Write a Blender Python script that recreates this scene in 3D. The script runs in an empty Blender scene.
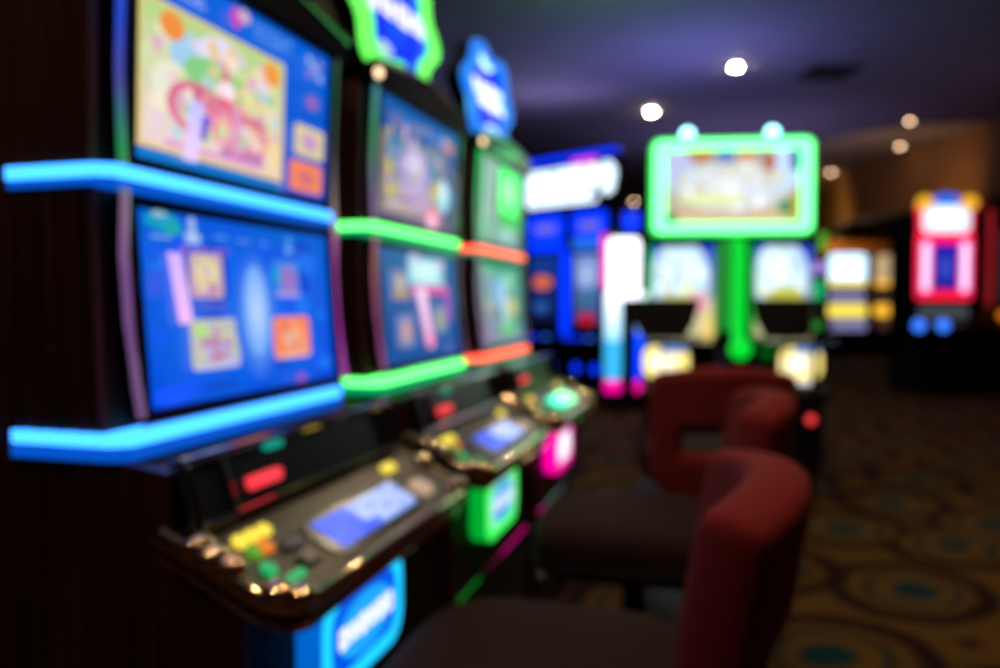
import bpy, bmesh, random
from math import sin, cos, tan, pi, atan, radians, sqrt
from mathutils import Vector, Matrix
random.seed(7)
S = bpy.context.scene
COL = S.collection

# ------------------------------------------------------------------ helpers
def lin(c):
    return tuple(((v/255)/12.92 if v/255 <= .04045 else ((v/255+.055)/1.055)**2.4) for v in c)

def P(u, f, z):            # local frame of every machine: u to the right, f out of its front, z up
    return Vector((u, -f, z))

def link(name, me, parent=None):
    o = bpy.data.objects.new(name, me); COL.objects.link(o)
    if parent is not None: o.parent = parent
    return o

def obj(name, bm, mats, parent=None, smooth=False):
    bmesh.ops.recalc_face_normals(bm, faces=bm.faces)
    me = bpy.data.meshes.new(name); bm.to_mesh(me); bm.free()
    for m in (mats if isinstance(mats, (list, tuple)) else [mats]): me.materials.append(m)
    if smooth:
        for p in me.polygons: p.use_smooth = True
        try: me.set_sharp_from_angle(angle=radians(40))
        except Exception: pass
    return link(name, me, parent)

def thing(name, label, cat, loc, rz=0, group=None):
    o = link(name, None); o.location = loc; o.rotation_euler = (0, 0, rz)
    return tag(o, label, cat, group)

def tag(o, label, cat, group=None):
    o['label'] = label; o['category'] = cat
    if group: o['group'] = group
    return o

def struct(o):
    o['kind'] = 'structure'; return o

def box(bm, u0, u1, f0, f1, z0, z1, bev=0, mat=0, seg=2):
    n0 = set(bm.faces)
    r = bmesh.ops.create_cube(bm, size=1)
    vs = r['verts']
    for v in vs:
        v.co = P(u0+(v.co.x+.5)*(u1-u0), f0+(.5-v.co.y)*(f1-f0), z0+(v.co.z+.5)*(z1-z0))
    if bev:
        es = list({e for v in vs for e in v.link_edges})
        bmesh.ops.bevel(bm, geom=es, offset=bev, segments=seg, affect='EDGES', profile=.5)
    for f in bm.faces:
        if f not in n0: f.material_index = mat

def loft(bm, rings, cap=True, mat=0, closed=True):
    R = [[bm.verts.new(p) for p in r] for r in rings]
    n = len(R[0])
    for a, b in zip(R, R[1:]):
        for i in range(n if closed else n-1):
            j = (i+1) % n
            f = bm.faces.new((a[i], a[j], b[j], b[i])); f.material_index = mat
    if cap:
        for r in (R[0], R[-1]):
            f = bm.faces.new(r); f.material_index = mat

def prism(bm, prof, u0, u1, mat=0):      # profile of (f, z), extruded along u
    loft(bm, [[P(u, f, z) for f, z in prof] for u in (u0, u1)], mat=mat)

def slab(bm, pts, f0, f1, mat=0):        # outline of (u, z), extruded along f
    loft(bm, [[P(u, f, z) for u, z in pts] for f in (f0, f1)], mat=mat)

def plan(bm, pts, zl, zh, mat=0):        # outline of (u, f); zl and zh are functions of f
    loft(bm, [[P(u, f, z(f)) for u, f in pts] for z in (zl, zh)], mat=mat)

def tube(bm, pts, r, n=10, mat=0):
    pts = [Vector(p) for p in pts]; rings = []
    for i, p in enumerate(pts):
        d = (pts[min(i+1, len(pts)-1)]-pts[max(i-1, 0)]).normalized()
        a = d.cross(Vector((0, 0, 1)))
        if a.length < .1: a = d.cross(Vector((1, 0, 0)))
        a.normalize(); b = d.cross(a)
        rings.append([p+a*(r*cos(2*pi*k/n))+b*(r*sin(2*pi*k/n)) for k in range(n)])
    loft(bm, rings, mat=mat)

def lathe(bm, prof, c=(0, 0, 0), n=28, mat=0):
    c = Vector(c)
    loft(bm, [[c+Vector((r*cos(2*pi*k/n), r*sin(2*pi*k/n), z)) for k in range(n)] for r, z in prof], mat=mat)

def ball(bm, c, r, sc=(1, 1, 1), mat=0):
    n0 = set(bm.faces)
    m = Matrix.Translation(c) @ Matrix.Diagonal((r*sc[0], r*sc[1], r*sc[2], 1))
    bmesh.ops.create_uvsphere(bm, u_segments=18, v_segments=12, radius=1, matrix=m)
    for f in bm.faces:
        if f not in n0: f.material_index = mat

def rrect(cu, cz, hw, hh, r, n=6):
    out = []
    for sx, sz, a0 in ((1, 1, 0), (-1, 1, 90), (-1, -1, 180), (1, -1, 270)):
        for k in range(n+1):
            a = radians(a0+90*k/n)
            out.append((cu+sx*(hw-r)+r*cos(a), cz+sz*(hh-r)+r*sin(a)))
    return out

# ------------------------------------------------------------------ materials
def nt(name):
    m = bpy.data.materials.new(name); m.use_nodes = True
    return m, m.node_tree.nodes, m.node_tree.links, m.node_tree.nodes['Principled BSDF']

def mat(name, c, rough=.5, metal=0, noise=0, scale=20, bump=0, stretch=(1, 1, 1), spec=.5, coat=0, sheen=0):
    m, N, L, b = nt(name)
    b.inputs['Base Color'].default_value = (*lin(c), 1)
    b.inputs['Roughness'].default_value = rough
    b.inputs['Metallic'].default_value = metal
    b.inputs['Specular IOR Level'].default_value = spec
    b.inputs['Coat Weight'].default_value = coat
    b.inputs['Coat Roughness'].default_value = .08
    b.inputs['Sheen Weight'].default_value = sheen
    if noise or bump:
        tc = N.new('ShaderNodeTexCoord'); mp = N.new('ShaderNodeMapping'); mp.inputs['Scale'].default_value = stretch
        t = N.new('ShaderNodeTexNoise'); t.inputs['Scale'].default_value = scale; t.inputs['Detail'].default_value = 4
        L.new(tc.outputs['Object'], mp.inputs[0]); L.new(mp.outputs[0], t.inputs['Vector'])
        if noise:
            r = N.new('ShaderNodeValToRGB')
            r.color_ramp.elements[0].position = .35; r.color_ramp.elements[1].position = .68
            r.color_ramp.elements[0].color = (*[v*(1-noise) for v in lin(c)], 1)
            r.color_ramp.elements[1].color = (*[min(1, v*(1+noise)) for v in lin(c)], 1)
            L.new(t.outputs['Fac'], r.inputs[0]); L.new(r.outputs[0], b.inputs['Base Color'])
        if bump:
            bp = N.new('ShaderNodeBump'); bp.inputs['Strength'].default_value = bump; bp.inputs['Distance'].default_value = .004
            L.new(t.outputs['Fac'], bp.inputs['Height']); L.new(bp.outputs[0], b.inputs['Normal'])
    return m

def glow(name, c, strength=1.0):          # c is linear rgb: a lit lens or lamp
    m, N, L, b = nt(name)
    b.inputs['Base Color'].default_value = (.02, .02, .02, 1)
    b.inputs['Roughness'].default_value = .4
    b.inputs['Emission Color'].default_value = (*c, 1)
    b.inputs['Emission Strength'].default_value = strength
    return m

def screen_mat(name, gain=1.0, rough=.12):
    m, N, L, b = nt(name)
    a = N.new('ShaderNodeAttribute'); a.attribute_name = 'picture'
    b.inputs['Base Color'].default_value = (.01, .01, .012, 1)
    b.inputs['Roughness'].default_value = rough
    L.new(a.outputs['Color'], b.inputs['Emission Color'])
    b.inputs['Emission Strength'].default_value = gain
    return m

M = dict(
    black=mat('black_gloss_plastic', (14, 14, 18), .22, coat=.3),
    matte=mat('black_matte_plastic', (16, 15, 17), .6),
    side=mat('dark_walnut_laminate', (72, 33, 16), .42, noise=.7, scale=9, stretch=(14, 14, .25), coat=.1),
    chrome=mat('polished_chrome', (196, 190, 196), .12, 1, noise=.08, scale=30),
    mirror=mat('warm_glint_chrome', (250, 206, 166), .05, 1, noise=.03, scale=20),  # peach tint in the metal colour makes its glints warm
    brushed=mat('brushed_dark_metal', (92, 86, 80), .3, 1, noise=.2, scale=40, stretch=(1, 12, 12)),
    deck=mat('bronze_grey_deck', (92, 82, 74), .36, .75, noise=.15, scale=14),
    base=mat('dark_brown_base_panel', (60, 34, 18), .6, noise=.4, scale=6, spec=.25),
    bluegrey=mat('blue_black_panel', (44, 48, 66), .3, .5),
    vinyl=mat('charcoal_vinyl', (50, 29, 21), .75, bump=.2, scale=260, noise=.08, spec=.06),
    red=mat('red_woven_fabric', (136, 33, 31), .85, bump=.4, scale=420, noise=.15, spec=.2),
    rubber=mat('black_rubber', (12, 12, 12), .7),
    far=mat('far_cabinet_black', (12, 12, 15), .35),
    farblue=mat('blue_cabinet_paint', (5, 7, 18), .4),
    farred=mat('dark_red_cabinet_paint', (90, 10, 16), .35),
    white_plastic=mat('white_lamp_trim', (200, 196, 190), .4),
    vent=mat('vent_metal', (26, 26, 30), .6),
    scr=screen_mat('lcd_screen', 1.1, .28), scr2=screen_mat('bright_lcd_screen', 2.4),
    sign=screen_mat('backlit_sign_face', 1.0, .3),
)
LED = dict(
    blue=glow('blue_led_strip', (.12, .95, 3.2)), blue2=glow('blue_led_skirt', (.0, .09, .6)),
    green=glow('green_led_strip', (.32, 3.0, .5)), green2=glow('green_led_skirt', (.0, .42, .14)),
    red=glow('red_led_strip', (2.8, .24, .12)), red2=glow('teal_reflection_glow', (.02, .26, .14)),  # teal skirt: reflected glow below the red strips, put in as emissive colour
    tgreen=glow('green_topper_ring', (.22, 1.5, .16)), neon=glow('green_neon_frame', (.48, 3.2, .95)), neon2=glow('green_neon_edge', (.0, 1.0, .06)),
    pillar=glow('green_pillar_light', (.0, .80, .04)), pillar2=glow('green_pillar_grille', (.01, .33, .03)),
    deep=glow('deep_blue_led', (.0, .05, 1.5)), deep2=glow('soft_blue_lamp', (.02, .16, .9)),
    white=glow('white_lamp', (2.2, 2.2, 2.4)), wteal=glow('white_teal_lamp', (2.0, 5.0, 5.5)), cyan=glow('cyan_lamp', (.12, .75, 1.0)),
    magenta=glow('magenta_lamp', (1.3, .0, .45)), pink=glow('pink_tube', (1.6, .35, .9)),
    yellow=glow('yellow_button', (1.1, .85, .07)), amber=glow('amber_lamp', (1.0, .52, .03)),
    orange=glow('orange_button', (.8, .2, .01)), lime=glow('lime_button', (.1, .35, .02)),
    gbtn=glow('green_button', (.0, .42, .12)), rbtn=glow('red_lamp', (1.1, .05, .07)),
    teal=glow('teal_lamp', (.0, .32, .24)), peach=glow('peach_button', (.5, .33, .22)),
    redm=glow('red_lit_frame', (1.4, .02, .07)), lilac=glow('lilac_lamp', (.45, .26, .8)),
    cornerglint=glow('warm_corner_glint', (2.6, 1.7, 1.0)), dimgreen=glow('dim_green_lamp', (.01, .2, .02)), dimred=glow('dim_red_lamp', (.28, .01, .015)),
)

def edge_light(name, stops):               # beaded LED edge bar whose lamps change colour up its length
    m, N, L, b = nt(name)
    tc = N.new('ShaderNodeTexCoord'); s = N.new('ShaderNodeSeparateXYZ')
    mr = N.new('ShaderNodeMapRange'); mr.inputs['From Min'].default_value = .95; mr.inputs['From Max'].default_value = 1.7
    r = N.new('ShaderNodeValToRGB'); els = r.color_ramp.elements
    while len(els) < len(stops): els.new(.5)
    for e, (p, c) in zip(els, stops): e.position = p; e.color = (*lin(c), 1)
    w = N.new('ShaderNodeTexWave'); w.bands_direction = 'Z'; w.inputs['Scale'].default_value = 28
    mx = N.new('ShaderNodeMix'); mx.data_type = 'RGBA'; mx.blend_type = 'MULTIPLY'; mx.inputs[0].default_value = .6
    L.new(tc.outputs['Object'], s.inputs[0]); L.new(s.outputs['Z'], mr.inputs['Value']); L.new(mr.outputs[0], r.inputs[0])
    L.new(tc.outputs['Object'], w.inputs['Vector'])
    L.new(r.outputs[0], mx.inputs[6]); L.new(w.outputs['Color'], mx.inputs[7])
    L.new(mx.outputs[2], b.inputs['Emission Color']); b.inputs['Emission Strength'].default_value = 2.0
    b.inputs['Base Color'].default_value = (.5, .5, .5, 1); b.inputs['Metallic'].default_value = 1; b.inputs['Roughness'].default_value = .2
    return m

# ------------------------------------------------------------------ pictures on screens and signs (coloured faces of one mesh)
class Canvas:
    """u, v from 0 to 1 over a face given by its four corners."""
    def __init__(s, bl, br, tr, tl, n):
        s.c = [Vector(p) for p in (bl, br, tr, tl)]; s.n = Vector(n); s.k = 0; s.v = []; s.f = []; s.col = []
        s.W = (s.c[1]-s.c[0]).length; s.H = (s.c[3]-s.c[0]).length
    def at(s, u, v):
        a, b, c, d = s.c; u = min(1, max(0, u)); v = min(1, max(0, v))
        return a*(1-u)*(1-v)+b*u*(1-v)+c*u*v+d*(1-u)*v+s.n*(.0003*s.k)
    def poly(s, pts, cols):
        if isinstance(cols[0], (int, float)): cols = [cols]*len(pts)
        i = len(s.v); s.v += [s.at(*p) for p in pts]; s.f.append(tuple(range(i, i+len(pts)))); s.col += [lin2(c) for c in cols]
    def rect(s, u0, v0, u1, v1, c, c2=None):      # c at the bottom, c2 at the top
        s.k += 1; c2 = c2 or c
        s.poly([(u0, v0), (u1, v0), (u1, v1), (u0, v1)], [c, c, c2, c2])
    def quad(s, pts, cols): s.k += 1; s.poly(pts, cols)
    def ell(s, cu, cv, ru, rv, c, rim=None, n=20, ring=0):
        s.k += 1; rim = rim or c
        for i in range(n):
            a, b = 2*pi*i/n, 2*pi*(i+1)/n
            pa, pb = (cu+ru*cos(a), cv+rv*sin(a)), (cu+ru*cos(b), cv+rv*sin(b))
            if ring:
                qa, qb = (cu+ru*ring*cos(a), cv+rv*ring*sin(a)), (cu+ru*ring*cos(b), cv+rv*ring*sin(b))
                s.poly([qa, pa, pb, qb], [c, rim, rim, c])
            else: s.poly([(cu, cv), pa, pb], [c, rim, rim])
    def rr(s, u0, v0, u1, v1, r, c):
        s.k += 1; a = s.W/s.H
        pts = [((x), v0+(y)/1) for x, y in []]
        q = rrect(0, 0, (u1-u0)/2*a, (v1-v0)/2, r, 5)
        s.poly([((u0+u1)/2+x/a, (v0+v1)/2+y) for x, y in q], c)
    def specks(s, u0, v0, u1, v1, n, pal, r=.03, seed=1):
        g = random.Random(seed)
        for _ in range(n):
            k = g.uniform(.5, 1.3)*r
            s.ell(g.uniform(u0+r, u1-r), g.uniform(v0+r, v1-r), k, k*g.uniform(.9, 1.8), g.choice(pal), n=8); s.k -= .93
    def text(s, t, u, v, h, c, w=.62):
        s.k += 1; px = h/7; a = s.H/s.W
        for ch in t:
            g = GLYPH.get(ch)
            if g:
                for r, row in enumerate(g):
                    for q in range(5):
                        if row[q] == '#':
                            x0 = u+q*px*a; y0 = v+h-(r+1)*px
                            s.poly([(x0, y0), (x0+px*a, y0), (x0+px*a, y0+px), (x0, y0+px)], c)
            u += 6*px*a
    def build(s, name, m, parent):
        me = bpy.data.meshes.new(name); me.from_pydata([tuple(p) for p in s.v], [], s.f)
        at = me.color_attributes.new('picture', 'FLOAT_COLOR', 'CORNER')
        for i, c in enumerate(s.col): at.data[i].color = (*c, 1)
        me.materials.append(m)
        return link(name, me, parent)

def lin2(c):            # srgb 0-255, with an optional fourth number as a brightness gain
    g = c[3] if len(c) > 3 else 1
    return tuple(v*g for v in lin(c[:3]))

GLYPH = {
 'L': ['#....', '#....', '#....', '#....', '#....', '#....', '#####'],
 'E': ['#####', '#....', '#....', '####.', '#....', '#....', '#####'],
 'N': ['#...#', '##..#', '##..#', '#.#.#', '#..##', '#..##', '#...#'],
 'I': ['.###.', '..#..', '..#..', '..#..', '..#..', '..#..', '.###.'],
 'G': ['.####', '#....', '#....', '#.###', '#...#', '#...#', '.####'],
 'H': ['#...#', '#...#', '#...#', '#####', '#...#', '#...#', '#...#'],
 'T': ['#####', '..#..', '..#..', '..#..', '..#..', '..#..', '..#..'],
 'C': ['.####', '#....', '#....', '#....', '#....', '#....', '.####'],
}
def face(u0, u1, fb, zb, ft, zt, off=.002):
    return Canvas(P(u0, fb+off, zb), P(u1, fb+off, zb), P(u1, ft+off, zt), P(u0, ft+off, zt), P(0, 1, 0))

# ------------------------------------------------------------------ the row of three machines on the left
def upper_one(c):
    c.rect(0, 0, 1, 1, (0, 70, 190), (0, 95, 215))
    c.rect(.0, .0, .72, .05, (10, 120, 205))
    c.rect(.01, .06, .70, .80, (222, 196, 130), (206, 202, 120))
    c.rect(.03, .09, .68, .77, (232, 206, 206), (176, 206, 132))
    for a, b, ra, rb, col in ((.12, .5, .1, .12, (205, 214, 170)), (.23, .58, .1, .12, (160, 200, 232)), (.36, .64, .12, .12, (222, 214, 238)), (.30, .50, .12, .12, (130, 200, 130)),
                              (.46, .46, .08, .2, (150, 190, 110)), (.56, .5, .1, .2, (222, 216, 160)), (.14, .40, .08, .12, (226, 226, 206)), (.34, .30, .12, .12, (232, 150, 180)), (.6, .22, .08, .12, (236, 210, 160))):
        c.ell(a, b, ra, rb, col)
    c.specks(.04, .1, .67, .75, 70, [(226, 206, 216), (200, 216, 160), (226, 196, 150), (180, 206, 226), (216, 170, 190), (236, 226, 200), (150, 200, 150)], .03, 3)
    c.ell(.13, .69, .05, .07, (232, 140, 60)); c.ell(.61, .69, .05, .07, (236, 150, 60))
    c.ell(.24, .32, .13, .14, (214, 112, 142), ring=.72); c.ell(.47, .25, .13, .11, (214, 112, 142), ring=.74)
    c.ell(.37, .36, .15, .05, (216, 120, 148)); c.ell(.46, .14, .12, .05, (190, 120, 170))
    c.quad([(.33, .40), (.40, .40), (.365, .66)], (226, 76, 112)); c.ell(.37, .48, .035, .05, (246, 226, 240))
    c.specks(.2, .16, .62, .5, 26, [(226, 150, 170), (240, 210, 220), (196, 100, 130), (236, 190, 150), (206, 214, 160)], .022, 5)
    c.rect(.40, .14, .44, .42, (216, 150, 190)); c.rect(.10, .09, .55, .12, (214, 150, 206))
    c.quad([(.175, .04), (.235, .04), (.26, .36), (.205, .36)], [(235, 205, 250), (235, 205, 250), (190, 190, 255), (190, 190, 255)])  # pale streak: a reflection on the glass, painted into the screen colours
    c.quad([(.255, .30), (.29, .30), (.27, .16), (.25, .16)], (60, 50, 200))
    c.text('CLE', .13, .845, .10, (150, 176, 246)); c.text('NIGHT', .50, .845, .10, (96, 150, 226))
    c.ell(.40, .90, .025, .06, (200, 60, 180)); c.ell(.44, .93, .03, .04, (200, 170, 190))
    for k, (x, y) in enumerate(((.83, .90), (.90, .90), (.865, .86), (.83, .81), (.90, .81))): c.ell(x, y, .022, .03, ((140, 170, 230), (130, 120, 200))[k % 2])
    c.ell(.855, .63, .05, .06, (92, 100, 190)); c.ell(.85, .62, .03, .03, (170, 90, 170))
    c.rr(.74, .26, .94, .46, .03, (214, 200, 150)); c.ell(.84, .36, .06, .06, (196, 150, 190))
    c.rr(.71, .03, .93, .22, .03, (240, 130, 84)); c.ell(.82, .12, .06, .05, (206, 106, 120))
def lower_one(c):
    c.rect(0, 0, 1, 1, (0, 74, 216), (0, 92, 206))
    c.ell(.3, .5, .3, .6, (12, 104, 226), (4, 84, 214)); c.ell(.7, .4, .25, .5, (6, 100, 228), (4, 84, 214))
    c.specks(0, 0, 1, 1, 40, [(8, 90, 222), (20, 110, 232), (0, 66, 196), (16, 84, 230)], .05, 8)
    c.ell(.10, .95, .07, .05, (20, 150, 190)); c.ell(.14, .92, .04, .04, (30, 160, 170)); c.ell(.09, .985, .03, .015, (150, 190, 210))
    c.rect(.05, .86, .13, .875, (120, 170, 220)); c.rect(.205, .89, .235, .99, (150, 180, 220)); c.ell(.22, .88, .035, .035, (160, 190, 230))
    c.rect(.32, .895, .38, .91, (80, 150, 226)); c.rect(.43, .89, .50, .905, (90, 140, 220)); c.rect(.55, .89, .60, .905, (70, 150, 226)); c.rect(.715, .88, .735, .96, (90, 160, 220)); c.ell(.725, .87, .03, .02, (100, 160, 226))
    c.rr(.165, .55, .365, .82, .03, (20, 50, 180)); c.rr(.19, .555, .34, .80, .03, (200, 170, 176)); c.ell(.265, .69, .05, .09, (216, 204, 150)); c.ell(.265, .60, .06, .04, (190, 140, 176))
    for k in range(6): c.ell(.175+.036*k, .815, .014, .02, ((150, 110, 200), (110, 90, 200))[k % 2])
    c.rect(.18, .47, .36, .50, (60, 90, 210)); c.rect(.20, .51, .34, .53, (90, 90, 190))
    c.quad([(.125, .42), (.185, .42), (.155, .79), (.095, .79)], [(240, 186, 240), (240, 186, 240), (208, 176, 255), (208, 176, 255)])  # pinkish reflection streak painted into the glowing picture
    c.rr(.165, .165, .39, .44, .04, (186, 186, 176)); c.ell(.28, .29, .07, .09, (180, 130, 170)); c.ell(.22, .38, .04, .04, (176, 214, 130)); c.rect(.18, .17, .38, .19, (190, 190, 236)); c.rect(.20, .06, .36, .08, (10, 50, 170))
    c.ell(.49, .45, .12, .40, (120, 176, 246), (8, 88, 222)); c.ell(.49, .48, .07, .28, (186, 210, 250), (100, 160, 240))
    c.rr(.60, .56, .755, .80, .03, (60, 130, 226)); c.ell(.69, .68, .05, .09, (150, 110, 190)); c.rect(.61, .57, .75, .60, (170, 150, 220)); c.ell(.61, .70, .03, .05, (20, 150, 200))
    c.rr(.57, .175, .80, .44, .04, (240, 130, 92)); c.ell(.685, .3, .06, .07, (226, 170, 140)); c.rect(.59, .18, .79, .2, (236, 190, 170))
    c.specks(.18, .18, .38, .43, 14, [(200, 150, 180), (206, 210, 160), (176, 170, 220), (220, 200, 170)], .02, 4); c.specks(.59, .19, .79, .43, 10, [(246, 150, 110), (226, 120, 90), (240, 180, 150)], .02, 6); c.specks(.2, .57, .33, .79, 10, [(220, 200, 160), (190, 150, 190), (226, 216, 180)], .018, 7); c.ell(.72, .035, .03, .035, (150, 80, 200)); c.rect(.0, .0, 1, .01, (0, 50, 160)); c.ell(.07, .06, .07, .05, (20, 84, 250)); c.ell(.02, .62, .03, .07, (50, 90, 220))
def upper_two(c):
    c.rect(0, 0, 1, 1, (96, 84, 120), (20, 70, 150))
    c.rect(0, .74, 1, 1, (30, 80, 150), (10, 90, 170))
    for k in range(7): c.ell(.18+.1*k, .86, .04, .045, ((110, 110, 190), (70, 120, 200))[k % 2])
    c.ell(.87, .84, .07, .07, (190, 110, 120))
    c.rect(.02, .06, .78, .72, (150, 130, 140), (140, 130, 120)); c.rect(.08, .10, .72, .70, (190, 170, 120), (110, 130, 160))
    c.ell(.18, .56, .10, .14, (10, 120, 170)); c.ell(.62, .50, .09, .14, (10, 110, 160))
    c.ell(.40, .44, .20, .26, (190, 170, 216), (160, 140, 196)); c.ell(.40, .54, .1, .1, (210, 196, 226)); c.rect(.24, .12, .60, .3, (176, 140, 176), (190, 160, 200)); c.rect(.22, .18, .6, .22, (160, 100, 170))
    c.rect(.08, .12, .14, .5, (200, 180, 70)); c.ell(.68, .35, .05, .12, (206, 176, 60))
    c.specks(.05, .08, .9, .95, 70, [(170, 150, 190), (130, 110, 150), (190, 170, 140), (60, 110, 160), (200, 170, 200), (110, 130, 170)], .028, 9)
    c.ell(.79, .34, .08, .16, (150, 216, 240)); c.ell(.79, .38, .05, .08, (206, 236, 246)); c.ell(.64, .10, .09, .1, (240, 110, 150)); c.ell(.62, .06, .06, .07, (250, 190, 226))
    c.rect(.9, .05, 1, .6, (60, 60, 90)); c.rect(.88, .3, .98, .4, (20, 90, 150))
def lower_two(c):
    c.rect(0, 0, 1, 1, (0, 74, 150), (20, 84, 150))
    c.rr(.12, .55, .34, .82, .04, (110, 120, 170)); c.ell(.23, .70, .06, .08, (180, 170, 150)); c.rect(.14, .57, .33, .63, (170, 140, 90)); c.rr(.16, .13, .36, .42, .04, (120, 130, 180)); c.ell(.26, .27, .06, .09, (190, 150, 150))
    c.rr(.33, .69, .80, .95, .05, (150, 206, 226)); c.ell(.55, .82, .18, .1, (196, 236, 236)); c.ell(.42, .93, .08, .05, (190, 190, 226)); c.ell(.75, .9, .06, .05, (210, 190, 226))
    c.rect(.36, .60, .84, .69, (220, 90, 150)); c.rect(.62, .60, .86, .68, (206, 50, 160)); c.ell(.84, .48, .025, .16, (190, 50, 190))
    c.rr(.62, .22, .80, .5, .04, (110, 130, 170)); c.ell(.70, .36, .06, .1, (160, 160, 130))
    c.quad([(.49, .15), (.60, .15), (.52, .66), (.40, .66)], [(250, 170, 216), (250, 170, 216), (246, 216, 250), (246, 216, 250)]); c.ell(.55, .16, .055, .07, (250, 150, 190))  # pale pink bar is a reflection put into the screen colours
    c.rr(.74, .03, .86, .12, .03, (80, 90, 180))
def upper_three(c):
    c.rect(0, 0, 1, 1, (96, 130, 120), (60, 150, 110)); c.rect(0, .0, .34, 1, (110, 150, 130), (120, 170, 140)); c.rect(.05, .1, .12, .95, (130, 200, 170)); c.rect(.2, .1, .28, .9, (150, 150, 170))
    c.specks(.02, .02, .98, .98, 50, [(130, 160, 160), (90, 120, 130), (150, 150, 180), (70, 170, 120), (170, 190, 190)], .03, 10)
    c.rr(.40, .42, .90, .97, .06, (40, 236, 90, 1.5)); c.ell(.62, .7, .16, .18, (130, 255, 150, 1.4)); c.rect(.4, .28, .95, .4, (20, 170, 60)); c.rect(.35, .02, .95, .24, (120, 130, 150), (120, 170, 150)); c.ell(.6, .14, .12, .08, (160, 200, 200))
def lower_three(c):
    c.rect(0, 0, 1, 1, (90, 120, 130), (40, 150, 110)); c.rect(.03, .05, .3, .95, (140, 110, 160), (110, 150, 150)); c.ell(.42, .65, .14, .2, (110, 170, 220)); c.ell(.6, .8, .16, .1, (120, 200, 160))
    c.ell(.66, .45, .16, .14, (190, 190, 90)); c.ell(.6, .2, .2, .14, (90, 190, 120)); c.specks(.05, .05, .95, .95, 50, [(150, 170, 190), (120, 110, 160), (100, 180, 150), (190, 190, 130), (80, 130, 180)], .03, 11); c.rect(.3, .03, .9, .1, (130, 130, 170)); c.ell(.5, .5, .07, .3, (170, 200, 226))

def lobed(hw, hh, k=1.0, n=64):
    out = []
    for i in range(n):
        a = 2*pi*i/n
        r = 1/((abs(cos(a))**2.6+abs(sin(a))**2.6)**(1/2.6))*(.9+.10*cos(6*a+.3))*k
        out.append((hw*r*cos(a), hh*r*sin(a)))
    return out

def topper(parent, ring, core, center, word, halo, u=0.0, zc=1.935):
    t = thing_part('topper_housing', parent)
    bm = bmesh.new(); slab(bm, [(u+a, zc+b) for a, b in lobed(.31, .185)], -.13, -.075)
    box(bm, u-.06, u+.06, -.13, -.09, 1.70, 1.80, .01)
    bmesh_obj = obj('topper_housing', bm, M['black'], parent)
    bm = bmesh.new()
    o, i = lobed(.31, .185), lobed(.31, .185, .80)
    for f in (-.072, -.045):
        pass
    R = [[P(u+a, f, zc+b) for a, b in s] for s, f in ((o, -.074), (lobed(.31, .185, .98), -.05), (lobed(.31, .185, .84), -.045), (i, -.072))]
    loft(bm, R, cap=False)
    obj('topper_ring', bm, ring, bmesh_obj, True)
    c = Canvas(P(u-.31, -.07, zc-.185), P(u+.31, -.07, zc-.185), P(u+.31, -.07, zc+.185), P(u-.31, -.07, zc+.185), P(0, 1, 0))
    c.k = 1; q = lobed(.5, .5, .84); c.poly([(.5+a, .5+b) for a, b in q], core)
    center(c, word)
    c.build('topper_face', M['sign'], bmesh_obj)

def thing_part(*a): return None

def word_band(c, col, w=.3, slope=.14, v=.5, n=5, hs=1):     # an unreadable white word across a sign
    for k in range(n):
        x = .5-w+2*w*(k+.5)/n; y = v+slope*(x-.5)
        h = (.10, .085, .10, .09, .10)[k % 5]*hs
        c.rr(x-w/n*.86, y-h, x+w/n*.86, y+h, .03, col)
        c.ell(x, y, w/n*.3, h*.35, (120, 150, 255))

def mid_two(c, w):
    c.ell(.5, .42, .2, .2, (0, 90, 255), (0, 30, 250)); word_band(c, (236, 232, 255, 1.5), .36, .12, .55, 4, .8)
    c.ell(.38, .22, .08, .05, (190, 226, 230))
def mid_three(c, w):
    word_band(c, (226, 240, 255, 1.9), .38, .1, .5, 4, 1.3)
    c.ell(.45, .86, .16, .11, (190, 240, 255, 1.9)); c.ell(.60, .13, .17, .11, (200, 240, 255, 1.9)); c.ell(.86, .62, .07, .16, (100, 210, 255)); c.ell(.14, .32, .07, .16, (90, 200, 255))

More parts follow.
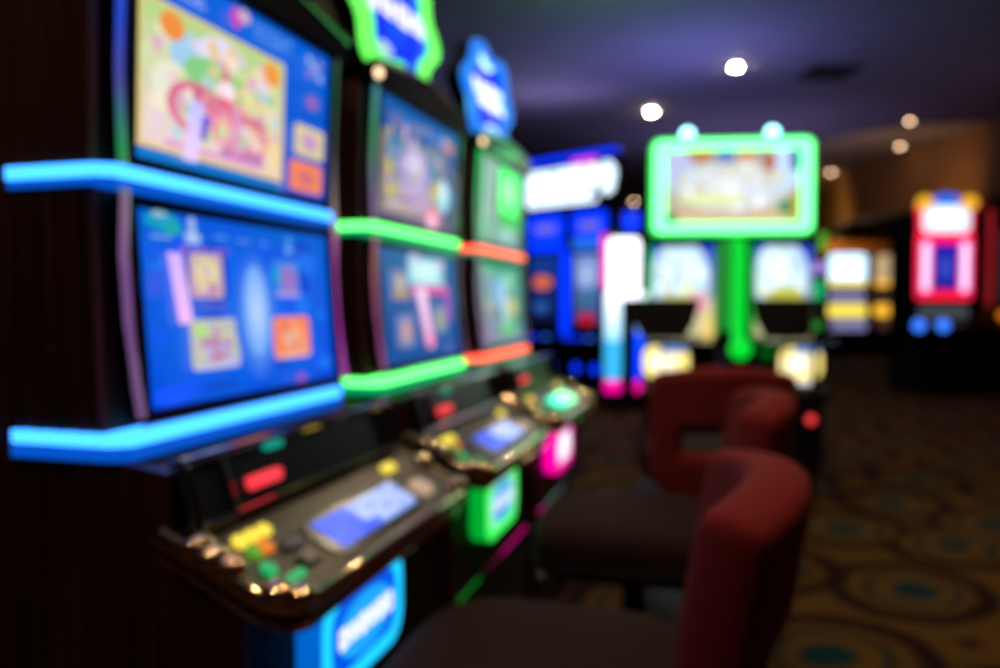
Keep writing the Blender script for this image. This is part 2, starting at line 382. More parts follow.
def machine(label, yc, led, led2, up, lo, edges, badge, deckcols, has_topper=None):
    t = thing('slot_machine', label, 'slot machine', (-.826, yc, 0), pi/2, 'row of three curved slot machines')
    # cabinet body
    prof = [(-.62, 0), (.17, 0), (.215, .05), (.215, .74), (.12, .80), (.10, .835), (.10, .915), (.02, .925), (-.01, .97), (-.03, 1.15), (-.035, 1.34), (-.02, 1.69), (-.10, 1.73), (-.62, 1.70)]
    bm = bmesh.new(); prism(bm, prof, -.335, .335); obj('cabinet', bm, M['base'], t)
    sp = [(-.625, 0), (.175, 0), (.219, .05), (.219, .745), (.125, .80), (.105, .835), (.105, .92), (.015, .93), (-.005, .985), (-.012, 1.15), (-.015, 1.34), (-.005, 1.70), (-.11, 1.745), (-.625, 1.71)]
    for s in (-1, 1):
        bm = bmesh.new(); prism(bm, sp, s*.336, s*.352)
        # shallow vertical flutes on the outer face
        for k in range(15):
            f = -.55+.037*k
            tube(bm, [P(s*.352, f, .86), P(s*.352, f, 1.30 if f > -.16 else 1.68)], .0045, 6)
        for k in range(18):
            f = -.55+.04*k
            tube(bm, [P(s*.352, f, .03), P(s*.352, f, .72)], .0045, 6)
        obj('side_panel', bm, M['side'], t, True)
    # header arch over the upper screen
    arch = [(-.352, 1.665)]+[(-.352+.704*k/14, 1.715+.035*sin(pi*k/14)) for k in range(15)]+[(.352, 1.665)]
    bm = bmesh.new(); slab(bm, arch, -.11, .028); bmesh.ops.bevel(bm, geom=[e for e in bm.edges], offset=.006, segments=2, affect='EDGES')
    h = obj('header', bm, M['black'], t, True)
    bm = bmesh.new(); tube(bm, [P(a, .026, b) for a, b in arch[1:-1]], .007, 8); obj('header_trim', bm, M['chrome'], h, True)
    bm = bmesh.new(); ball(bm, P(-.335, .03, 1.688), .012); obj('corner_glint', bm, LED['cornerglint'], h, True)  # warm glint at the header corner, built as a small glowing ball
    # bezels and screens
    for nm, (zb, fb, zt, ft), fn in (('upper', (1.36, 0, 1.66, .012), up), ('lower', (.993, .02, 1.287, 0), lo)):
        bm = bmesh.new()
        a = lambda u, z, d: P(u, fb+(ft-fb)*(z-zb)/(zt-zb)+d, z)
        U, I = .303, .286
        for (u0, u1, z0, z1) in ((-U, -I, zb-.016, zt+.016), (I, U, zb-.016, zt+.016), (-I, I, zb-.016, zb-.001), (-I, I, zt+.001, zt+.016)):
            loft(bm, [[a(u0, z0, d0), a(u1, z0, d0), a(u1, z1, d0), a(u0, z1, d0)] for d0 in (-.02, .008)])
        bz = obj('screen_bezel', bm, M['black'], t)
        bm = bmesh.new(); tube(bm, [a(-U, zb-.019, .006), a(U, zb-.019, .006)], .0055, 8); obj('bezel_trim', bm, M['chrome'], bz, True)
        c = face(-.285, .285, fb, zb, ft, zt, 0); fn(c)
        bm = bmesh.new(); loft(bm, [[a(-.285, zb, d), a(.285, zb, d), a(.285, zt, d), a(-.285, zt, d)] for d in (-.018, -.001)])
        sc = obj('screen_panel', bm, M['black'], t); c.build('screen_picture', M['scr'], sc)
    # beaded light bars at both edges of the screens
    path = [(.012, 1.70), (.004, 1.6), (-.002, 1.48), (0, 1.37), (.004, 1.30), (.0, 1.22), (.006, 1.12), (.018, 1.03), (.026, .985)]
    for s in (-1, 1):
        bm = bmesh.new(); tube(bm, [P(s*.312, f+.006, z) for f, z in path], .0065, 10)
        obj('edge_light_bar', bm, edges[0] if s < 0 else edges[1], t, True)
    # light strips wrapping the near side
    for zc, fo, sk in ((1.327, .012, .018), (.957, .030, .026)):
        def ringz(z0, z1, out, inn):
            # outline in plan of the strip: back along the side, round the corner, across the front
            return [(-.354-out*.5, -.15), (-.354-out*.5, fo-.012), (-.344, fo+out), (.27, fo+out), (.285, fo+out*.5), (.285, fo-.03), (-.34, fo-.03), (-.3455, -.15)]
        bm = bmesh.new(); plan(bm, ringz(0, 0, .012, 0), lambda f: zc-.006, lambda f: zc+.012); ls = obj('light_strip', bm, led, t)
        bm = bmesh.new(); plan(bm, ringz(0, 0, .006 if sk < .025 else .014, 0), lambda f: zc-sk, lambda f: zc-.0065); obj('strip_skirt', bm, led2, ls)
    # bill panel
    bm = bmesh.new(); prism(bm, [(.09, .835), (.138, .838), (.108, .928), (.085, .93)], -.325, .345); bp = obj('bill_panel', bm, M['bluegrey'], t)
    for u in (-.335, -.25, .285, .335):
        bm = bmesh.new(); tube(bm, [P(u, .142, .842), P(u, .112, .928)], .010 if abs(u) > .3 else .006, 8); obj('chrome_post', bm, M['chrome'], bp, True)
    bm = bmesh.new(); tube(bm, [P(-.34, .113, .93), P(.35, .113, .93)], .008, 8); tube(bm, [P(-.34, .143, .842), P(.35, .143, .842)], .006, 8); obj('panel_rail', bm, M['chrome'], bp, True)
    bm = bmesh.new(); box(bm, -.203, -.115, .12, .138, .864, .884, .005); obj('bill_slot', bm, LED['rbtn'], bp)
    bm = bmesh.new(); box(bm, -.135, -.088, .10, .122, .912, .926, .004); obj('card_slot', bm, LED['teal'], bp)
    # deck
    Z = lambda f: .8955-.48*f
    r = .055; outline = [(-.36, .10), (.36, .10)]
    for k in range(7): a = radians(15*k); outline.append((.36-r+r*cos(a), .29-r+r*sin(a)))
    for k in range(7): a = radians(90+15*k); outline.append((-.36+r+r*cos(a), .29-r+r*sin(a)))
    bm = bmesh.new(); plan(bm, outline, lambda f: Z(f)-.042, Z); dk = obj('button_deck', bm, M['deck'], t, True)
    bm = bmesh.new(); tube(bm, [P(u, f, Z(f)-.010) for u, f in outline[1:]+outline[:1]], .014, 12)
    tube(bm, [P(u*.995, f*.995, Z(f)-.040) for u, f in outline[1:]+outline[:1]], .006, 8); obj('deck_trim', bm, M['mirror'], dk, True)
    for u, f in ((-.352, .15), (-.354, .175), (-.352, .20), (-.342, .262), (-.318, .284), (.352, .19), (.335, .275)):
        bm = bmesh.new(); ball(bm, P(u, f, Z(f)), .025, (1, 1, .75)); obj('glint_stud', bm, M['mirror'], dk, True)  # domes added along the deck edge to catch lamp glints
    def pad(name, u0, u1, f0, f1, m, h=.008):
        bm = bmesh.new(); plan(bm, [(a, b) for a, b in rrect((u0+u1)/2, (f0+f1)/2, (u1-u0)/2, (f1-f0)/2, min(u1-u0, f1-f0)*.3, 3)], lambda f: Z(f)-.002, lambda f: Z(f)+h); return obj(name, bm, m, dk)
    pad('display_surround', -.18, .16, .193, .272, M['black'], .004)
    c = Canvas(P(-.15, .264, Z(.264)+.0045), P(.145, .264, Z(.264)+.0045), P(.145, .203, Z(.203)+.0045), P(-.15, .203, Z(.203)+.0045), P(0, .43, .9))
    a, b2, ink = deckcols
    c.rect(0, 0, 1, 1, a); c.rect(0, 0, .36, 1, b2); c.rect(0, 0, .5, .3, b2)
    for i in range(8):
        for j in range(4):
            c.rr(.03+i*.12, .05+j*.235, .125+i*.12, .24+j*.235, .03, (ink if (i+j) % 3 else a) if i > 2 and j+i > 3 else ((30, 100, 250) if (i+j) % 2 else b2))
    c.build('deck_display', M['scr2'] if led is LED['red'] else M['scr'], dk)
    for k in range(3): pad('yellow_button', -.304+.030*k, -.280+.030*k, .166, .183, LED['yellow'])
    pad('lime_button', -.305, -.285, .190, .208, LED['lime']); pad('orange_button', -.282, -.255, .190, .208, LED['orange'])
    pad('green_button', -.322, -.300, .222, .242, LED['gbtn']); pad('green_light', -.325, -.262, .252, .264, LED['gbtn'], .004)
    pad('dark_button', -.245, -.20, .205, .225, M['chrome']); pad('dark_button', -.25, -.205, .235, .258, M['brushed'])
    for k in range(2): pad('play_button', .195+.028*k, .219+.028*k, .164, .180, LED['yellow'])
    pad('spin_button', .19, .25, .225, .262, LED['peach'])
    # lit badge box under the deck
    (ring, side, inner, center) = badge
    bm = bmesh.new(); slab(bm, rrect(-.065, .628, .150, .084, .055), .21, .257); bb = obj('badge_box', bm, side, t)
    c = face(-.215, .085, .258, .545, .258, .711, 0)
    c.rr(0, 0, 1, 1, .32, ring); c.rr(.10, .16, .90, .84, .22, inner[0]); c.ell(.5, .5, .34, .30, inner[1], inner[1]); center(c)
    c.build('badge_face', M['sign'], bb)
    # chrome foot trim
    bm = bmesh.new(); tube(bm, [P(-.33, .222, .44), P(.33, .222, .44)], .008, 8); obj('base_trim', bm, M['chrome'], t, True)
    bm = bmesh.new(); tube(bm, [P(-.30, .19, .22), P(-.28, .29, .235), P(-.2, .32, .24), P(.2, .32, .24), P(.28, .29, .235), P(.30, .19, .22)], .012, 10); obj('foot_rail', bm, M['chrome'], t, True)
    bm = bmesh.new(); box(bm, -.30, .30, .214, .221, .06, .40, .003); obj('service_door', bm, M['matte'], t)
    if has_topper: topper(t, *has_topper)
    return t

lil = edge_light('edge_lights_lilac_blue', [(0, (92, 66, 104)), (.3, (98, 62, 112)), (.45, (112, 84, 112)), (.55, (20, 120, 60)), (.68, (60, 60, 130)), (.8, (30, 60, 170)), (1, (60, 70, 200))])
mag = edge_light('edge_lights_magenta', [(0, (120, 70, 120)), (.2, (170, 50, 170)), (.4, (150, 70, 140)), (.52, (130, 110, 110)), (.7, (90, 84, 100)), (.85, (10, 110, 60)), (1, (70, 80, 90))])
ros = edge_light('edge_lights_rose', [(0, (120, 60, 110)), (.2, (110, 50, 90)), (.4, (130, 80, 80)), (.6, (110, 90, 130)), (.8, (60, 130, 90)), (1, (70, 130, 150))])
dim = edge_light('edge_lights_dusk', [(0, (84, 54, 84)), (.4, (90, 62, 84)), (.55, (20, 90, 40)), (.75, (90, 72, 90)), (1, (30, 120, 50))])
grn = edge_light('edge_lights_green', [(0, (110, 84, 120)), (.4, (110, 110, 120)), (.6, (100, 150, 120)), (.8, (60, 170, 100)), (1, (20, 190, 80))])

def word_badge(col):
    def f(c): word_band(c, col, .33, -.0, .5, 6)
    return f
machine('nearest slot machine with blue light strips and blue screens, beside the first red-backed chair', 1.255, LED['blue'], LED['blue2'], upper_one, lower_one, (lil, mag),
        ((30, 200, 255, 1.3), glow('blue_badge_side', (.0, .13, .62)), ((0, 90, 235), (30, 170, 255)), word_badge((255, 255, 255, 1.2))), ((140, 170, 250), (10, 80, 250), (190, 205, 255)))
machine('middle slot machine with green light strips under a green-edged blue topper', 2.085, LED['green'], LED['green2'], upper_two, lower_two, (ros, dim),
        ((60, 250, 90, 1.2), glow('green_badge_side', (.0, .42, .03)), ((150, 240, 200), (60, 170, 240)), word_badge((235, 240, 255, 1.1))), ((150, 180, 250), (10, 80, 250), (200, 210, 255)),
        (LED['tgreen'], (0, 30, 250), mid_two, None, None))
machine('slot machine with red light strips, farthest of the row of three', 2.915, LED['red'], LED['red2'], upper_three, lower_three, (grn, dim),
        ((250, 10, 150, 1.1), LED['magenta'], ((255, 170, 230, 1.2), (255, 240, 255, 1.3)), word_badge((255, 250, 255, 1.3))), ((90, 255, 140, 1.2), (60, 240, 110), (190, 255, 200, 1.2)),
        (glow('azure_topper_ring', (.02, .26, 1.1)), (0, 20, 235), mid_three, None, None, .055))

# ------------------------------------------------------------------ chairs
def make_chair(label, loc, rz):
    t = thing('casino_chair', label, 'chair', loc, rz, 'red-backed casino chairs')
    # seat cushion: domed rounded pad
    def se(k, z, n=40, hw=.245, hd=.245):
        out = []
        for i in range(n):
            a = 2*pi*i/n; r = 1/((abs(cos(a))**4+abs(sin(a))**4)**.25)
            out.append(Vector((hw*k*r*cos(a), hd*k*r*sin(a)-.0, z)))
        return out
    bm = bmesh.new()
    loft(bm, [se(k, z) for k, z in ((.90, .500), (.97, .505), (1.0, .525), (1.0, .565), (.985, .59), (.93, .608), (.8, .617), (.5, .622), (.1, .623))])
    s = obj('seat', bm, M['vinyl'], t, True)
    bm = bmesh.new(); loft(bm, [se(k, z) for k, z in ((1.004, .528), (1.012, .532), (1.004, .536))], cap=False); obj('seat_piping', bm, M['rubber'], s, True)
    bm = bmesh.new(); box(bm, -.17, .17, -.17, .17, .475, .502, .006); obj('seat_plate', bm, M['matte'], t)
    # curved back with a hand slot
    nx, nz = 14, 11; W, z0, z1 = .47, .47, .935
    bm = bmesh.new(); G = {}
    for i in range(nx+1):
        for j in range(nz+1):
            x = (i/nx-.5)*W; v = j/nz; z = z0+(z1-z0)*v
            w = 1-.10*(1-v)**2
            y = .276+.072*v-1.35*x*x
            z -= .028*v*(2*i/nx-1)**2
            G[i, j] = bm.verts.new((x*w, y, z))
    for i in range(nx):
        for j in range(nz):
            if 3 <= i <= 10 and j in (4, 5): continue
            bm.faces.new((G[i, j], G[i+1, j], G[i+1, j+1], G[i, j+1]))
    for k in ((0, 0), (nx, 0)): bm.verts.remove(G[k])
    b = obj('backrest', bm, M['red'], t, True)
    md = b.modifiers.new('thick', 'SOLIDIFY'); md.thickness = .092; md.offset = 0
    md = b.modifiers.new('smooth', 'SUBSURF'); md.levels = 2; md.render_levels = 2
    bm = bmesh.new()
    for s_ in (-1, 1): tube(bm, [(s_*.13, .12, .49), (s_*.13, .22, .488), (s_*.13, .27, .52), (s_*.13, .285, .60)], .011, 8)
    obj('back_bracket', bm, M['chrome'], t, True)
    bm = bmesh.new(); lathe(bm, [(.05, .475), (.05, .44), (.03, .43), (.03, .06), (.045, .045)]); obj('pedestal', bm, M['matte'], t, True)
    bm = bmesh.new(); lathe(bm, [(.22, 0), (.225, .008), (.21, .018), (.08, .04), (.04, .05)], n=36); obj('base_plate', bm, M['matte'], t, True)
    return t
c1 = make_chair('red-backed chair with charcoal seat at the blue-lit slot machine, nearest of the three', (-.272, 1.20, -.012), radians(-90))
def clone(src, label, loc, rz):
    r = src.copy(); COL.objects.link(r); r.location = loc; r.rotation_euler = (0, 0, rz); r['label'] = label
    for ch in list(src.children):
        c = ch.copy(); COL.objects.link(c); c.parent = r
        for g in ch.children:
            d = g.copy(); COL.objects.link(d); d.parent = c
    return r
clone(c1, 'red-backed chair with charcoal seat at the green-lit middle slot machine', (-.225, 2.05, 0), radians(-88))
clone(c1, 'red chair swivelled away, showing the slotted back of its backrest', (-.075, 3.09, 0), radians(192))

# ------------------------------------------------------------------ placing by distance in front of the viewpoint
TH = .2774
def W(X, Z): return (X*cos(TH)-Z*sin(TH), X*sin(TH)+Z*cos(TH), 0)

def front_box(bm, u0, u1, f0, f1, z0, z1, b=.01, mat=0): box(bm, u0, u1, f0, f1, z0, z1, b, mat)

# ---- green pod: two machines either side of a lit pillar with a big framed sign
Zg = 5.6; k = Zg/800
gx, gy, _ = W(.2335*Zg*1.0+.0, Zg); gx, gy, _ = W(233*k, Zg)
grz = TH-radians(6)
def station_picture(side):
    def f(c):
        c.rect(0, 0, 1, 1, (200, 206, 150), (10, 60, 220))
        c.ell(.45, .66, .48, .42, (225, 240, 250, 1.4), (190, 225, 250, 1.1)); c.ell(.4, .8, .3, .16, (225, 245, 250, 1.2))
        c.rect(0, .0, 1, .42, (206, 196, 150), (214, 214, 170)); c.ell(.5, .42, .35, .13, (220, 220, 120)); 
        c.specks(.03, .45, .85, .97, 40, [(210, 235, 255, 1.3), (190, 220, 250, 1.1), (230, 245, 250, 1.4), (226, 236, 200, 1.2)], .06, 12+side); c.specks(.1, .02, .95, .45, 24, [(216, 214, 160), (226, 220, 190), (206, 190, 110), (210, 225, 215)], .05, 14+side)
        if side: c.ell(.55, .45, .3, .12, (206, 206, 90)); c.ell(.3, .1, .2, .1, (220, 226, 180))
        else: c.ell(.2, .33, .16, .1, (216, 206, 50)); c.ell(.75, .38, .16, .12, (250, 176, 190)); c.ell(.9, .12, .12, .16, (246, 216, 130))
    return f
def pod_machine(label, uc, flare, side):
    o = Vector((gx, gy, 0))+Matrix.Rotation(grz, 3, 'Z') @ Vector((uc, 0, 0))
    t = thing('slot_machine', label, 'slot machine', o, grz+flare, 'pair of machines under the green framed sign')
    w = .235
    bm = bmesh.new(); prism(bm, [(-.17, 0), (.12, 0), (.14, .04), (.14, .68), (.02, .86), (-.02, 1.575), (-.17, 1.575)], -w, w); obj('cabinet', bm, M['far'], t)
    bm = bmesh.new(); prism(bm, [(-.02, .90), (.32, .885), (.33, .88), (.32, .868), (-.02, .868)], -w, w); dk = obj('button_deck', bm, M['black'], t)
    bm = bmesh.new(); prism(bm, [(.08, .893), (.27, .885), (.27, .890), (.08, .898)], -.17, .17); obj('deck_display', bm, M['black'], dk)
    bm = bmesh.new(); slab(bm, rrect(0, 1.215, .23, .345, .03), -.02, .015); s = obj('screen_panel', bm, M['black'], t)
    c = face(-.215, .215, .016, .90, .016, 1.54, 0); station_picture(side)(c); c.build('screen_picture', M['sign'], s)
    for sx in (-1, 1):
        bm = bmesh.new(); box(bm, sx*.23-.009, sx*.23+.009, -.01, .03, .92, 1.55, .005); obj('edge_light', bm, LED['pillar2'] if sx*((-1, 1)[side]) < 0 else LED['pillar'], t)
    bm = bmesh.new(); slab(bm, rrect(-.055, .71, .168, .155, .06), .10, .335); b = obj('belly_panel', bm, M['black'], t)
    c = face(-.208, .098, .336, .565, .336, .855, 0); c.rr(.18, 0, .82, .5, .15, (225, 225, 240, 1.2)); c.rr(0, .25, 1, 1, .25, (255, 230, 130, 1.4)); c.ell(.42, .62, .38, .26, (255, 252, 235, 1.7), (255, 240, 180, 1.3)); c.rr(.35, .86, .95, 1, .06, (70, 140, 230)); c.build('belly_picture', M['sign'], b)
    return t
pod_machine('machine under the left half of the green framed sign', -.345, radians(-16), 0)
pod_machine('machine under the right half of the green framed sign', .335, radians(16), 1)
t = thing('illuminated_sign', 'big sign in a glowing green frame on a green lit pillar', 'sign', (gx, gy, 0), grz)
bm = bmesh.new(); slab(bm, rrect(-.035, 1.94, .545, .330, .06), .0, .10); hs = obj('sign_housing', bm, LED['neon2'], t)
def ringmesh(bm, cu, cz, hw, hh, r, w, f0, f1):
    o = rrect(cu, cz, hw, hh, r); i = rrect(cu, cz, hw-w[0], hh-w[1], .01)
    loft(bm, [[P(a, f, b) for a, b in q] for q, f in ((o, f0), (o, f1), (i, f1), (i, f0))], cap=False)
bm = bmesh.new(); ringmesh(bm, -.035, 1.94, .528, .315, .05, (.078, .066), .10, .125); obj('neon_frame', bm, LED['neon'], t)
c = face(-.485, .415, .104, 1.685, .104, 2.195, 0)
c.rect(0, 0, 1, 1, (206, 190, 150), (170, 170, 190)); c.rect(.1, 0, 1, .2, (225, 190, 150), (226, 200, 160)); c.ell(.1, .7, .12, .3, (196, 206, 246)); c.ell(.5, .5, .44, .36, (238, 240, 250, 1.15), (206, 216, 205)); c.ell(.88, .72, .13, .3, (200, 225, 255, 1.1))
c.specks(.1, .2, .9, .8, 60, [(245, 245, 255, 1.3), (226, 232, 236), (230, 236, 200), (216, 226, 250, 1.1), (226, 210, 190)], .035, 20); c.ell(.27, .93, .1, .1, (206, 120, 50)); c.ell(.6, .9, .09, .08, (220, 160, 110)); c.ell(.45, .9, .08, .1, (110, 130, 200)); c.ell(.77, .82, .05, .14, (190, 110, 80)); c.rect(.0, 0, .09, .14, (0, 140, 60)); c.rect(.93, .7, 1, 1, (0, 70, 150)); c.ell(.9, .22, .06, .1, (40, 150, 90)); c.rect(.93, .0, 1, .4, (190, 170, 70)); c.ell(.35, .33, .25, .08, (230, 240, 180, 1.1))
c.build('sign_picture', M['sign'], hs)
bm = bmesh.new(); box(bm, .0, .072, -.05, .06, .82, 1.59, .02); obj('pillar_light', bm, LED['pillar'], t)
bm = bmesh.new(); box(bm, -.072, -.005, -.05, .05, .95, 1.59, .01)
for j in range(24): box(bm, -.068, -.01, .05, .056, .97+.025*j, .98+.025*j)
obj('pillar_grille', bm, LED['pillar2'], t)
bm = bmesh.new(); box(bm, -.06, .06, -.10, .05, 0, .80, .02); obj('pillar_base', bm, M['far'], t)
bm = bmesh.new(); ball(bm, P(.03, .12, .83), .075, (1, .6, 1)); obj('pillar_foot_lamp', bm, LED['pillar'], t, True)
for u in (-.33, .24):
    bm = bmesh.new(); ball(bm, P(u, .05, 2.305), .044); lathe(bm, [(.04, 2.26), (.04, 2.28), (.02, 2.285)], (u, -.05, 0)); obj('top_lamp', bm, LED['wteal'], t, True)
    bm = bmesh.new(); lathe(bm, [(.066, 2.265), (.07, 2.275), (.062, 2.285)], (u, -.05, 0)); obj('lamp_collar', bm, LED['teal'], t, True)

# black stools in front of the pod
def stool(label, X, Z, rz):
    x, y, _ = W(X, Z)
    t = thing('black_stool', label, 'stool', (x, y, 0), rz, 'black stools at the green pod')
    bm = bmesh.new()
    slab(bm, [(-.225, 1.15), (-.215, 1.17), (.215, 1.17), (.225, 1.15), (.19, 1.02), (.13, .915), (-.13, .915), (-.19, 1.02)], -.26, -.22)
    obj('backrest', bm, M['matte'], t)
    bm = bmesh.new(); tube(bm, [P(0, -.24, .93), P(0, -.25, .7), P(0, -.2, .58), P(0, -.05, .56)], .007, 8); obj('back_post', bm, M['matte'], t, True)
    bm = bmesh.new(); lathe(bm, [(.17, .56), (.19, .575), (.19, .61), (.16, .63), (.02, .64)]); obj('seat', bm, M['matte'], t, True)
    bm = bmesh.new(); lathe(bm, [(.03, .56), (.03, .05)]); obj('pedestal', bm, M['matte'], t, True)
    bm = bmesh.new(); lathe(bm, [(.2, 0), (.2, .015), (.04, .05)]); obj('base_plate', bm, M['matte'], t, True)
stool('black stool at the machine under the left half of the green sign', 172*4.9/800, 4.9, TH)
stool('black stool at the machine under the right half of the green sign', 301*4.9/800, 4.9, TH)

# ---- blue bank
Zb = 9.5
bl = Vector(W(27*10.0/800, 10.0)); br = Vector(W(122*9.0/800, 9.0))
d = br-bl; brz = __import__('math').atan2(d.y, d.x); bw = d.length; bc = (bl+br)/2
def blue_machine(label, u0, u1, kind):
    uc, w = (u0+u1)/2, (u1-u0)/2
    o = bc+d.normalized()*uc
    t = thing('slot_machine', label, 'slot machine', o, brz, 'blue lit machines under the white sign')
    bm = bmesh.new(); prism(bm, [(-.5, 0), (.1, 0), (.1, .6), (.0, .75), (-.03, 2.24), (-.5, 2.24)], -w, w); obj('cabinet', bm, M['farblue'], t)
    bm = bmesh.new(); prism(bm, [(0, .78), (.28, .72), (.28, .66), (.0, .62)], -w, w); dk = obj('button_deck', bm, M['black'], t)
    for u in (-.6, -.1, .5):
        bm = bmesh.new(); ball(bm, P(u*w, .24, .735), .05, (1, 1, .5)); obj('button', bm, LED['deep'] if u < .3 else LED['deep2'], dk, True)
    bm = bmesh.new(); slab(bm, rrect(-.03, 2.06, w*.74, .14, .05), -.03, .06); cp = obj('cap_panel', bm, LED['deep'], t)
    bm = bmesh.new(); slab(bm, rrect(0, 2.03, w*.45, .05, .02), .06, .066); obj('cap_label', bm, glow('dusky_label', (.18, .16, .42)), cp)
    bm = bmesh.new(); slab(bm, rrect(-.03, 1.83, w*.76, .07, .04), -.03, .05); obj('light_band', bm, LED['deep2'] if kind else LED['deep'], t)
    bm = bmesh.new(); box(bm, w-.13, w-.01, -.03, .04, .62, 1.75, .02); obj('side_light', bm, LED['deep'], t)
    bm = bmesh.new(); slab(bm, rrect(-.06, 1.28, w-.10, .44, .03), -.03, .02); s = obj('screen_panel', bm, M['black'], t)
    c = face(-.06-(w-.12), -.06+(w-.12), .022, .88, .022, 1.70, 0)
    if kind: c.rect(0, 0, 1, 1, (30, 50, 110), (120, 150, 220)); c.ell(.5, .72, .45, .22, (190, 206, 240), (120, 150, 220)); c.ell(.5, .38, .4, .1, (60, 110, 150)); c.ell(.5, .08, .35, .1, (190, 20, 50))
    else: c.rect(0, 0, 1, 1, (10, 14, 40), (20, 60, 150)); c.ell(.45, .62, .35, .1, (230, 110, 50)); c.ell(.4, .25, .3, .08, (40, 90, 170))
    c.build('screen_picture', M['sign'], s)
    for u in (-.5, .4):
        bm = bmesh.new(); ball(bm, P(u*w, .09, .38), .06, (1, .6, 1)); obj('base_lamp', bm, LED['deep'], t, True)
blue_machine('blue lit machine under the white sign, half hidden behind the red-lit machine of the row', -bw/2+.02, -.03, 0)
blue_machine('blue lit machine between its twin and the glowing white column', -.01, bw/2-.12, 1)
t = thing('illuminated_sign', 'tilted white sign with blue edge on top of the blue machines', 'sign', bc+Vector((0, 0, 2.245)), brz)
bm = bmesh.new(); slab(bm, rrect(0, .32, bw/2-.02, .29, .06), -.06, .06); hs = obj('sign_housing', bm, M['far'], t)
bm = bmesh.new(); slab(bm, rrect(0, .60, bw/2-.05, .03, .02), -.04, .075); obj('top_light', bm, LED['deep'], hs)
bm = bmesh.new(); box(bm, -.4, .4, -.05, .02, .0, .1, .01); obj('sign_foot', bm, M['far'], t)
c = face(-bw/2+.04, bw/2-.03, .062, .05, .062, .57, 0)
c.rr(0, 0, .8, .84, .08, (215, 236, 255, 1.9))
for x, v, a, b in ((.1, .55, .1, .3), (.25, .5, .12, .34), (.42, .5, .12, .36), (.6, .52, .1, .34), (.75, .5, .1, .36), (.9, .55, .09, .32), (.9, .3, .07, .16)): c.ell(x, v, a, b, (235, 248, 255, 2.4), (205, 236, 255, 1.6))
c.quad([(.70, .1), (.78, .1), (.88, .5), (.83, .5)], (6, 20, 60)); c.rr(.52, .84, .8, .99, .05, (255, 60, 150))
for x, a, b in ((.175, .12, .5), (.335, .3, .8), (.51, .1, .45), (.675, .4, .85)): c.rect(x-.012, a, x+.012, b, (20, 60, 160))
c.build('sign_picture', M['sign'], hs)
# white column machine
x, y, _ = W(125*8.4/800, 8.4)
t = thing('slot_machine', 'machine with a glowing white front and magenta-tipped light legs', 'slot machine', (x, y, 0), TH)
bm = bmesh.new(); prism(bm, [(-.22, 0), (.0, 0), (.0, 1.9), (-.22, 1.9)], -.22, .22); obj('cabinet', bm, M['far'], t)
bm = bmesh.new(); slab(bm, rrect(-.02, 1.50, .165, .32, .06), .0, .05); obj('white_panel', bm, LED['white'], t)
bm = bmesh.new(); box(bm, -.245, -.19, -.05, .045, 1.3, 1.86, .01); obj('pink_edge', bm, LED['magenta'], t)
bm = bmesh.new(); box(bm, -.02, .16, -.1, -.04, 1.9, 2.1, .03); obj('blue_cap', bm, LED['deep'], t)
c = face(-.22, -.04, .03, .33, .03, 1.25, 0); c.rr(0, 0, 1, 1, .06, (60, 190, 255, 1.1)); c.rect(.05, .45, .95, 1, (150, 225, 255, 1.3), (255, 255, 255, 1.8)); 
bm = bmesh.new(); box(bm, -.22, -.04, 0, .029, .33, 1.25); lg = obj('light_leg', bm, M['far'], t); c.build('leg_light', M['sign'], lg)
c = face(.10, .24, .03, .33, .03, 1.25, 0); c.rect(0, 0, 1, .7, (0, 50, 255, 1.9), (0, 70, 255, 1.9)); c.rect(0, .7, 1, 1, (90, 160, 255), (240, 250, 255, 1.5)); c.ell(.5, .62, .6, .10, (150, 190, 255))
bm = bmesh.new(); box(bm, .10, .24, 0, .029, .33, 1.25); lg = obj('light_leg', bm, M['far'], t); c.build('leg_light', M['sign'], lg)
for u0, u1 in ((-.22, -.04), (.10, .24)):
    bm = bmesh.new(); box(bm, u0, u1, 0, .05, .20, .33, .02); obj('leg_foot_lamp', bm, LED['magenta'], t)

